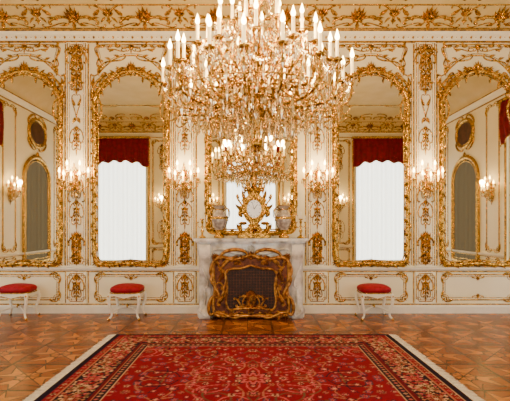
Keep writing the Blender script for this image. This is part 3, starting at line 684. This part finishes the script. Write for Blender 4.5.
for sx in(-1,1):
    for sy in(-1,1):
        P=cr([(sx*.235,sy*.18,.40),(sx*.25,sy*.195,.33),(sx*.245,sy*.19,.24),(sx*.215,sy*.165,.13),(sx*.215,sy*.165,.06),(sx*.245,sy*.19,.02),(sx*.255,sy*.2,.012)],5)
        tube(b,P,np.interp(np.linspace(0,1,len(P)),[0,.15,.6,.85,1],[.028,.03,.018,.015,.013]),8,1)
        octa(b,(sx*.25,sy*.21,.36),.022,2); lathe(b,[(.0,0),(.022,.002),(.022,.02),(.012,.03)],(sx*.252,sy*.196,0),8,2)
    P=cr([(sx*.215,-.165,.12),(sx*.10,-.08,.16),(0,0,.17),(-sx*.10,.08,.16),(-sx*.215,.165,.12)],5); tube(b,P,.015,6,1)
lathe(b,[(0,.15),(.03,.165),(.03,.18),(.012,.20),(0,.23)],(0,0,0),10,2)
st_=b.mesh('upholstered_stool',[RED,CREAM,GOLD])
for x in (-3.70,-1.96,1.95): o=place(st_,'upholstered_stool',loc=(x,-.33,0)); o.scale=(.93,1,1)
# ------------------------------------------------------------------ rug
hx,hy=1.81,1.62; nx,ny=363,325
X,Y=np.meshgrid(np.linspace(-hx,hx,nx),np.linspace(-hy,hy,ny)); AX,AY=np.abs(X),np.abs(Y)
def lin(r,g,b_): 
    c=np.array([r,g,b_])/255.; return np.where(c<.04045,c/12.92,((c+.055)/1.055)**2.4)
RD=lin(122,12,34);RD2=lin(92,10,28);NV=lin(26,17,34);CR_=lin(194,156,118);TN=lin(160,98,72);PK=lin(182,80,82);BL=lin(62,62,84);OL=lin(88,72,50)
d=np.minimum(hx-AX,hy-AY); C=np.zeros((ny,nx,3)); C[:]=RD
def setm(m,c): C[m]=c
setm(d<.56,CR_);setm(d<.548,NV);setm(d<.48,TN);setm(d<.468,RD2);setm(d<.43,NV)
setm(d<.15,TN);setm(d<.138,RD);setm(d<.07,CR_);setm(d<.062,NV)
inf=d>=.56
rg=random.Random(3)
def flower(cx,cy,R,cols,petals=6,clip=None,rot=0.):
    dx=AX-cx;dy=AY-cy;r=np.hypot(dx,dy);m=r<R*1.3
    if clip is not None: m&=clip
    a=np.arctan2(dy,dx)+rot; e=R*(.78+.22*np.cos(petals*a))
    for f,c in zip((1.15,1,.68,.34),cols): setm(m&(r<e*f),c)
def stroke(pts,w,c,clip):
    P=cr(pts,14)
    for x,y in P: setm((np.hypot(AX-x,AY-y)<w)&clip,c)
for k in range(40):
    x,y=rg.uniform(0,1.3),rg.uniform(0,1.05); a=rg.uniform(0,6.28); pts=[(x,y)]
    for q in range(4): a+=rg.uniform(.5,1.1); x+=.13*math.cos(a);y+=.13*math.sin(a); pts.append((x,y))
    stroke(pts,.008,rg.choice([PK,OL,NV,TN]),inf)
sets=[(NV,PK,RD2,CR_),(RD2,NV,PK,CR_),(NV,CR_,RD,NV),(RD2,TN,NV,PK),(NV,BL,PK,RD)]
cs=[]
for k in range(2500):
    x,y=rg.uniform(0,1.25),rg.uniform(0,1.06); R=rg.choice([.03,.035,.045,.06])
    if all((x-a)**2+(y-b2)**2>((R+c)*1.3)**2 for a,b2,c in cs):
        cs.append((x,y,R)); flower(x,y,R,rg.choice(sets),rg.choice([4,5,6,8]),inf,rg.random())
flower(0,0,.16,(NV,PK,RD,TN),8)
for off,R,st,ss in ((.29,.085,.235,0),(.505,.022,.06,1),(.10,.026,.075,2),(.29,.035,.235,3)):
    ph=st/2 if ss==3 else 0
    bm2=(d<.56)
    bs=[(NV,TN,RD2,CR_),(NV,PK,RD,TN),(NV,CR_,OL,RD)]
    for t in np.arange(ph,hx-off+.01,st): flower(t,hy-off,R,bs[(ss+int(t/st))%3],8 if R>.05 else 4,bm2)
    for t in np.arange(ph,hy-off-.03,st): flower(hx-off,t,R,bs[(ss+1+int(t/st))%3],8 if R>.05 else 4,bm2)
bc=(d>.16)&(d<.42)
wv=np.where((hx-AX)<(hy-AY),AY,AX); ctr=.29+.075*np.sin(wv*2*pi/.235)
setm(bc&(np.abs(d-ctr)<.009)&(C.sum(-1)<NV.sum()*1.2),TN)
for k in range(1200):
    if rg.random()<.5: x,y=rg.uniform(0,hx),hy-rg.uniform(.17,.41)
    else: x,y=hx-rg.uniform(.17,.41),rg.uniform(0,hy)
    if min(hx-x,hy-y)<.17: continue
    ix=int((x+hx)/(2*hx)*(nx-1)); iy=int((y+hy)/(2*hy)*(ny-1))
    if abs(C[iy,ix].sum()-NV.sum())<1e-6: flower(x,y,.018,(rg.choice([TN,PK,RD,CR_,OL]),)*4,4,bc)
C*=(1+np.random.uniform(-.12,.12,(ny,nx,1)))
Zr=np.where(d<.006,.0005,.014)
me=bpy.data.meshes.new('persian_rug')
idx=np.arange(nx*ny).reshape(ny,nx)
F=np.stack([idx[:-1,:-1],idx[:-1,1:],idx[1:,1:],idx[1:,:-1]],-1).reshape(-1,4)
me.from_pydata(np.stack([X.ravel(),Y.ravel(),Zr.ravel()],-1).tolist(),[],F.tolist())
at=me.color_attributes.new('weave','FLOAT_COLOR','POINT')
at.data.foreach_set('color',np.concatenate([C,np.ones((ny,nx,1))],-1).astype(np.float32).ravel())
m,t,o_=nt('rug_wool'); p=t.nodes.new('ShaderNodeBsdfPrincipled'); vc=t.nodes.new('ShaderNodeVertexColor'); vc.layer_name='weave'
t.links.new(vc.outputs[0],p.inputs['Base Color']); p.inputs['Roughness'].default_value=.95; p.inputs['Specular IOR Level'].default_value=.08
t.links.new(p.outputs[0],o_.inputs[0]); me.materials.append(m)
YR=-1.42-hy
rug=empty('persian_rug',(.02,YR,0)); place(me,'woven_pile',rug)
b=MB()
for s in(-1,1):
    for y in np.arange(-hy,hy,.011):
        L=.10+random.uniform(-.012,.012); dy=random.uniform(-.006,.006)
        b.add([(s*hx,y,.012),(s*hx,y+.009,.012),(s*(hx+L),y+.009+dy,.004),(s*(hx+L),y+dy,.004)],[(0,1,2,3)],0,False)
b.obj('fringe',[FRINGE],rug)
# ------------------------------------------------------------------ world + camera
w=bpy.data.worlds.new('World'); bpy.context.scene.world=w; w.use_nodes=True
w.node_tree.nodes['Background'].inputs[0].default_value=(.8,.9,1,1); w.node_tree.nodes['Background'].inputs[1].default_value=.3
cam=bpy.data.cameras.new('camera'); co=bpy.data.objects.new('camera',cam); bpy.context.scene.collection.objects.link(co)
co.location=(0,-7.0,1.45); co.rotation_euler=(pi/2,0,0)
cam.sensor_width=36; cam.lens=420/510*36; cam.shift_x=4/510; cam.shift_y=25.5/510; cam.clip_start=.05
bpy.context.scene.camera=co
